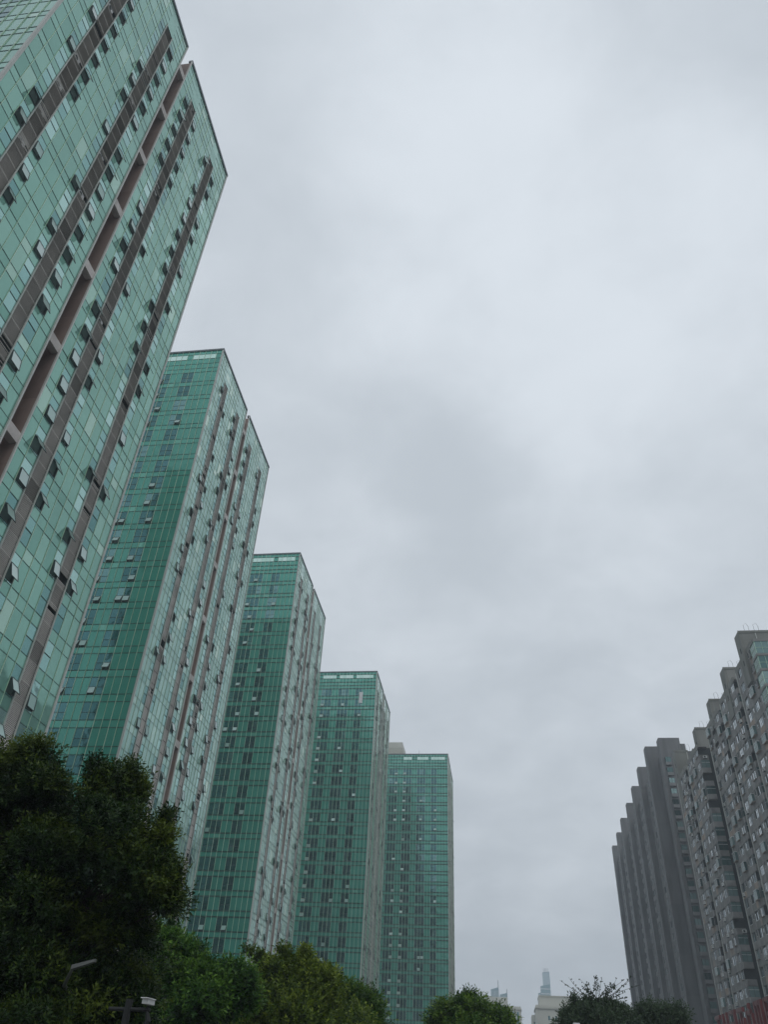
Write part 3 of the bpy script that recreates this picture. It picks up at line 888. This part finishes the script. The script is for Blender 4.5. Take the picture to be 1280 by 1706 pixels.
def tree(name, label, base, blobspec, Y, mat, n, per=9, ln=0.35, leaf=0.11, seed=1, depth=1.0, group="street trees at the foot of the picture", extra=None, **kw):
    """blobspec: (px, py, r_px[, rz_px[, dy]]) crown masses at distance Y"""
    root = empty(name, (base[0], base[1], 0.0), label, "tree", group)
    sc = Y / F_PX * 1.08
    blobs = []
    sh = ln * 0.75 + leaf * 0.4
    for b in blobspec:
        px, py, r = b[:3]; rz = b[3] if len(b) > 3 else r; dy = b[4] if len(b) > 4 else 0
        c = at(px, py, Y + dy); s2 = sc * (Y + dy) / Y
        blobs.append((c, max(r * s2 - sh, .3 * r * s2), max(r * s2 - sh, .3 * r * s2) * depth, max(rz * s2 - sh, .3 * rz * s2)))
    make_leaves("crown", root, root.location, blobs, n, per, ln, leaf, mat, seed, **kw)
    R = random.Random(seed)
    mb = MB(); B = Vector((0, 0, 0))
    cz = min(b[0].z - b[3] for b in blobs)
    fork = Vector((0, 0, max(1.6, cz * 0.8)))
    rt = 0.05 + 0.022 * max(b[0].z + b[3] for b in blobs)
    mb.tube([B, fork * .5 + Vector((.04, .02, 0)), fork], [rt * 1.25, rt, rt * .85], "bark", 9)
    for (c, rx, ry, rz) in blobs:
        e = c - root.location + Vector((0, 0, rz * .3)); mid = fork.lerp(e, .5) + Vector((R.uniform(-.2, .2), R.uniform(-.2, .2), .2))
        mb.tube([fork - Vector((0, 0, .2)), mid, e], [rt * .45, rt * .22, rt * .06], "bark", 6)
        for k in range(5):
            dd = Vector((R.gauss(0, 1), R.gauss(0, 1), R.gauss(.5, .7))).normalized()
            e2 = mid.lerp(e, R.random()) + Vector((dd.x * rx, dd.y * ry, dd.z * rz)) * .8
            mb.tube([mid.lerp(e, .3), e2], [rt * .22, rt * .05], "bark", 5)
    mb.build("trunk", root)
    if extra: extra(root)
    return root


# big dark evergreen, left foreground
tree("evergreen_tree", "large dense dark evergreen tree filling the lower left corner below the glass towers", (-9.6, 15.0),
     [(42, 1330, 74, 88), (-20, 1320, 70, 80), (162, 1348, 56, 74), (205, 1330, 45, 55, .3), (60, 1500, 120, 120, .4), (190, 1450, 95, 95), (262, 1430, 34, 55), (250, 1500, 60, 62), (282, 1480, 26, 40),
      (-60, 1400, 120, 120, .6), (90, 1620, 150, 110, .8), (205, 1560, 62, 50, .5), (-60, 1620, 140, 120, .8), (70, 1740, 150, 90, .9), (180, 1690, 60, 60, .8), (215, 1290, 14, 22), (152, 1283, 13, 22), (276, 1372, 12, 26), (60, 1262, 26, 24)],
     14.0, "leaf_dark", 36000, per=10, ln=0.22, leaf=0.093, seed=5, depth=1.1, inner=0.20, fill=0.34, width=0.34, rag=0.16, upness=0.9)
tree("leafy_tree", "mid green leafy tree behind the dark evergreen, left of the yellowish tree", (-10.5, 30.0),
     [(290, 1640, 62, 62), (340, 1668, 62, 48), (250, 1700, 70, 60), (300, 1720, 90, 60), (268, 1590, 34, 40), (390, 1672, 40, 44), (215, 1690, 50, 50)],
     28.0, "leaf_green", 11000, per=9, ln=0.28, leaf=0.16, seed=6, inner=0.25)
tree("leafy_tree", "yellowish green tree with upright sprigs in front of the third glass tower", (-9.0, 37.0),
     [(470, 1665, 62, 52), (425, 1690, 50, 44), (520, 1670, 52, 46), (500, 1730, 100, 60), (430, 1605, 14, 16), (450, 1618, 20, 18), (478, 1600, 12, 14), (505, 1600, 16, 16), (480, 1635, 30, 25), (412, 1590, 8, 9), (470, 1588, 10, 5), (512, 1595, 8, 9), (535, 1640, 22, 22)],
     34.0, "leaf_olive", 11000, per=9, ln=0.34, leaf=0.17, seed=7, inner=0.22, rag=.28, upness=1.0)
tree("leafy_tree", "small dark green tree just right of the yellowish tree, below the fourth glass tower", (-5.6, 41.0),
     [(585, 1690, 42, 34), (560, 1670, 22, 24), (600, 1680, 18, 22), (540, 1700, 40, 40), (590, 1730, 50, 50), (553, 1655, 7, 14), (598, 1660, 7, 10)],
     39.0, "leaf_mid", 5200, per=8, ln=0.32, leaf=0.17, seed=8, inner=0.25)
tree("leafy_tree", "bright rounded leafy tree at the foot of the farthest glass tower", (-1.6, 46.0),
     [(780, 1706, 50, 30), (748, 1712, 36, 28), (818, 1712, 36, 24), (780, 1678, 22, 14), (742, 1688, 15, 12), (806, 1690, 12, 12), (783, 1664, 7, 9), (766, 1672, 6, 8), (800, 1675, 6, 8), (790, 1745, 75, 38)],
     44.0, "leaf_mid", 5200, per=8, ln=0.42, leaf=0.19, seed=9, inner=0.22, rag=.28, upness=.9)


def twigs(root):
    R = random.Random(3)
    g = MB(); o = root.location
    pts = []
    for k in range(34):
        c0 = at(1000 + R.uniform(-18, 18), 1668, 58) - o
        e = at(1000 + R.gauss(0, 26), 1640 + R.uniform(-16, 22), 58 + R.uniform(-1, 1)) - o
        g.tube([c0, c0.lerp(e, .6) + Vector((R.uniform(-.1, .1), 0, 0)), e], [.02, .012, .006], "bark", 4)
        for j in range(9):
            p = c0.lerp(e, R.uniform(.45, 1.0)); d = Vector((R.gauss(0, 1), R.gauss(0, .5), R.gauss(.3, 1))).normalized() * .12
            w = Vector((d.z, 0, -d.x)) * .35
            g.poly([p, p + d * .5 + w, p + d, p + d * .5 - w], "leaf_grey", R.uniform(0, .4))
    g.build("twigs", root)


tree("leafy_tree", "grey green tree with a wispy bare twig top, left of the dark grey slab block", (6.4, 60.0),
     [(990, 1708, 46, 24), (964, 1706, 26, 22), (1020, 1708, 34, 24), (995, 1684, 20, 12), (966, 1682, 13, 11), (1036, 1700, 16, 16), (958, 1670, 6, 8), (982, 1672, 7, 9), (1016, 1682, 8, 10), (948, 1706, 12, 14), (1003, 1745, 62, 36)],
     58.0, "leaf_grey", 6500, per=8, ln=0.45, leaf=0.21, seed=10, inner=0.22, rag=.3, extra=twigs, upness=.8)
tree("leafy_tree", "dark olive tree in front of the dark grey slab block, right of the wispy tree", (13.6, 64.0),
     [(1100, 1712, 38, 28), (1078, 1706, 22, 20), (1122, 1710, 22, 20), (1060, 1714, 18, 18), (1098, 1690, 10, 12), (1112, 1690, 8, 10), (1100, 1750, 56, 38)],
     62.0, "leaf_grey", 4600, per=8, ln=0.42, leaf=0.21, seed=12, inner=0.25)

# ------------------------------------------------------------------ street lamp, camera pole, small white lamp
c = at(140, 1606, 12.7)
lr = empty("street_lamp", (c.x - .9, c.y + 2.0, 0), "grey street lamp with a slanting arm, half hidden in the dark evergreen tree", "street lamp")
mb = MB(); mb.tube([(0, 0, 0), (0, 0, c.z - 0.35)], [.09, .06], "lamp_grey", 10); mb.build("pole", lr)
q = Vector((.9, -2.0, c.z))
mb = MB(); mb.tube([(0, 0, c.z - .4), (.25, -1.2, c.z - .22), q + Vector((-.17, 0, -.06))], [.04, .03, .025], "lamp_grey", 8); mb.build("arm", lr)
mb = MB(); d = Vector((.17, 0, .055)); mb.hexa([q - d + Vector((0, -.06, -.02)), q + d + Vector((0, -.04, -.02)), q + d + Vector((0, .04, -.02)), q - d + Vector((0, .06, -.02)), q - d + Vector((0, -.05, .04)), q + d + Vector((0, -.03, .02)), q + d + Vector((0, .03, .02)), q - d + Vector((0, .05, .04))], "lamp_grey")
mb.build("lamp_head", lr)
c = at(213, 1680, 8.5)
cr = empty("camera_pole", (c.x, c.y, 0), "black pole with a crossbar and a small white security camera under the dark tree", "camera pole")
mb = MB(); t = at(216, 1664, 8.5); mb.tube([(0, 0, 0), (0, 0, t.z)], [.045, .035], "pole_black", 10); mb.build("pole", cr)
mb = MB(); a, b = at(182, 1680, 8.5) - cr.location, at(250, 1682, 8.5) - cr.location; mb.tube([a, b], [.018, .018], "pole_black", 8); bar = mb.build("crossbar", cr)
mb = MB(); q = at(248, 1669, 8.5) - cr.location
mb.box(q.x - .03, q.x + .03, q.y - .1, q.y + .08, q.z - .02, q.z + .022, "ac_white", 0)
mb.box(q.x - .038, q.x + .038, q.y - .13, q.y + .08, q.z + .024, q.z + .031, "ac_white", 1)
mb.tube([(q.x, q.y, q.z - .03), (b.x - .03, b.y, b.z)], [.015, .015], "pole_black", 6)
mb.build("security_camera", bar)
mb = MB(); a2 = a.lerp(b, .93); mb.tube([a2, a2 + Vector((.03, 0, -.09)), a2 + Vector((.0, 0, -.16))], [.014, .03, .03], "pole_black", 8); mb.build("sensor", bar)
c = at(960, 1705, 30)
wl = empty("street_lamp", (c.x, c.y, 0), "small flat white lamp head just below the wispy tree at the bottom edge", "street lamp")
mb = MB(); mb.tube([(0, 0, 0), (0, 0, c.z - .1)], [.07, .05], "lamp_grey", 8); mb.build("pole", wl)
mb = MB(); mb.box(-.1, .1, -.3, .1, c.z - .06, c.z + .01, "ac_white", 1); mb.build("lamp_head", wl)

# ------------------------------------------------------------------ haze
HAZE = True
if HAZE:
    mb = MB(); mb.box(-1500, 1500, -1200, 1550, -1.2, 182, "paving")
    hz = mb.build("haze"); tag(hz, kind="stuff")
    mt = bpy.data.materials.new("haze_air"); mt.use_nodes = True; nt = mt.node_tree
    nt.nodes.remove(nt.nodes["Principled BSDF"])
    v = nt.nodes.new("ShaderNodeVolumePrincipled"); v.inputs["Color"].default_value = (0.80, 0.86, 0.93, 1)
    v.inputs["Density"].default_value = 0.00060; v.inputs["Anisotropy"].default_value = 0.2
    nt.links.new(v.outputs[0], nt.nodes["Material Output"].inputs["Volume"])
    hz.data.materials.clear(); hz.data.materials.append(mt)
for o in list(COL.objects):
    if o.name == "ground":
        me = o.data
        for vv in me.vertices: vv.co.x = max(-1490, min(1490, vv.co.x)); vv.co.y = max(-1190, min(1540, vv.co.y))

# ------------------------------------------------------------------ world: overcast sky
SUN_EL, SUN_AZ = math.radians(58), math.radians(150)      # azimuth clockwise from +Y
world = bpy.data.worlds.new("World"); scene.world = world; world.use_nodes = True
nt = world.node_tree; N = nt.nodes; Lk = nt.links
bg = N["Background"]; bg.inputs["Strength"].default_value = 0.1
sky = N.new("ShaderNodeTexSky"); sky.sky_type = 'NISHITA'; sky.sun_disc = False
sky.sun_elevation = SUN_EL; sky.sun_rotation = SUN_AZ; sky.air_density = 1; sky.dust_density = 4; sky.ozone_density = 1
tc = N.new("ShaderNodeTexCoord")
sep = N.new("ShaderNodeSeparateXYZ"); Lk.new(tc.outputs["Generated"], sep.inputs[0])
def math_node(op, a=None, b=None, clamp=False):
    n = N.new("ShaderNodeMath"); n.operation = op; n.use_clamp = clamp
    for i, x in enumerate((a, b)):
        if x is None: continue
        if isinstance(x, (int, float)): n.inputs[i].default_value = x
        else: Lk.new(x, n.inputs[i])
    return n.outputs[0]
zc = math_node('MAXIMUM', sep.outputs[2], 0.0); zz = math_node('ADD', zc, 0.28)
cx = math_node('DIVIDE', sep.outputs[0], zz); cy = math_node('DIVIDE', sep.outputs[1], zz)
comb = N.new("ShaderNodeCombineXYZ"); Lk.new(cx, comb.inputs[0]); Lk.new(cy, comb.inputs[1])
def noise(scale, detail, rough, dist, off):
    mp = N.new("ShaderNodeMapping"); mp.inputs["Location"].default_value = off; Lk.new(comb.outputs[0], mp.inputs[0])
    n = N.new("ShaderNodeTexNoise"); n.inputs["Scale"].default_value = scale; n.inputs["Detail"].default_value = detail
    n.inputs["Roughness"].default_value = rough; n.inputs["Distortion"].default_value = dist
    Lk.new(mp.outputs[0], n.inputs["Vector"]); return n.outputs["Fac"]
n1 = noise(1.5, 5, 0.48, 0.6, (3.1, 1.7, 0)); n2 = noise(6.0, 7, 0.56, 0.25, (8.3, 2.2, 0))
cl = math_node('ADD', math_node('MULTIPLY', n1, 0.52), math_node('MULTIPLY', n2, 0.48))
# broad cloud masses: brighter / darker banks where the overcast is thin / thick
def bank(px, py, w, amp):
    d = (RIGHT * (px - 640) + DOWN * (py - 853) + FWD * F_PX).normalized()
    dt = N.new("ShaderNodeVectorMath"); dt.operation = 'DOT_PRODUCT'; Lk.new(tc.outputs["Generated"], dt.inputs[0]); dt.inputs[1].default_value = d
    wob = math_node('ADD', dt.outputs["Value"], math_node('MULTIPLY', math_node('SUBTRACT', n1, 0.5), w * w * 0.9))
    e = math_node('MULTIPLY', math_node('SUBTRACT', wob, 1.0), 2.0 / (w * w))
    return math_node('MULTIPLY', math_node('EXPONENT', e), amp)
acc = cl
for b in ((960, 380, .30, .16), (760, 250, .22, .08), (1200, 330, .16, .08), (600, 560, .20, .07), (1000, 620, .22, .07), (1000, 850, .16, .06), (750, 800, .085, -.30), (800, 930, .07, -.28), (1200, 350, .08, .14), (960, 350, .09, .14), (780, 230, .10, .10), (1080, 610, .07, .12), (640, 520, .08, .10), (860, 440, .10, .08), (560, 740, .13, -.12), (650, 700, .15, -.12), (480, 380, .14, -.12), (800, 700, .12, -.08),
          (560, 60, .20, -.05), (1240, 60, .16, -.20), (500, 100, .2, -.10), (1150, 760, .12, -.09), (1060, 980, .16, -.08), (900, 1120, .14, .05), (620, 1000, .12, .06), (1100, 1180, .16, .05), (860, 1560, .10, -.07)):
    acc = math_node('ADD', acc, bank(b[0], b[1], b[2], b[3] * 0.62))
ramp = N.new("ShaderNodeValToRGB"); Lk.new(acc, ramp.inputs[0])
ramp.color_ramp.interpolation = 'EASE'
ramp.color_ramp.elements[0].position = 0.26; ramp.color_ramp.elements[0].color = (0.575, 0.63, 0.685, 1)
ramp.color_ramp.elements[1].position = 0.80; ramp.color_ramp.elements[1].color = (0.785, 0.845, 0.905, 1)
# cloud deck darkens towards the horizon
gr = N.new("ShaderNodeMapRange"); Lk.new(sep.outputs[2], gr.inputs["Value"])
gr.inputs["From Min"].default_value = 0.0; gr.inputs["From Max"].default_value = 0.75; gr.inputs["To Min"].default_value = 9.15; gr.inputs["To Max"].default_value = 10.1
sc = N.new("ShaderNodeVectorMath"); sc.operation = 'SCALE'; Lk.new(ramp.outputs[0], sc.inputs[0]); Lk.new(gr.outputs[0], sc.inputs["Scale"])
mix = N.new("ShaderNodeMix"); mix.data_type = 'RGBA'; mix.inputs["Factor"].default_value = 0.94
Lk.new(sky.outputs[0], mix.inputs["A"]); Lk.new(sc.outputs[0], mix.inputs["B"])
Lk.new(mix.outputs["Result"], bg.inputs["Color"])

sd = bpy.data.lights.new("sun", 'SUN'); sd.energy = 0.5; sd.angle = math.radians(30); sd.color = (1.0, 0.97, 0.93)
so = bpy.data.objects.new("sun", sd); COL.objects.link(so)
dirv = Vector((math.sin(SUN_AZ) * math.cos(SUN_EL), math.cos(SUN_AZ) * math.cos(SUN_EL), math.sin(SUN_EL)))
so.rotation_euler = (-dirv).to_track_quat('-Z', 'Y').to_euler(); so.location = (0, -20, 150)

# ------------------------------------------------------------------ render
scene.render.engine = 'CYCLES'
scene.view_settings.view_transform = 'Standard'; scene.view_settings.look = 'None'
scene.view_settings.exposure = 0.0; scene.view_settings.gamma = 1.0
scene.cycles.max_bounces = 5; scene.cycles.volume_bounces = 1
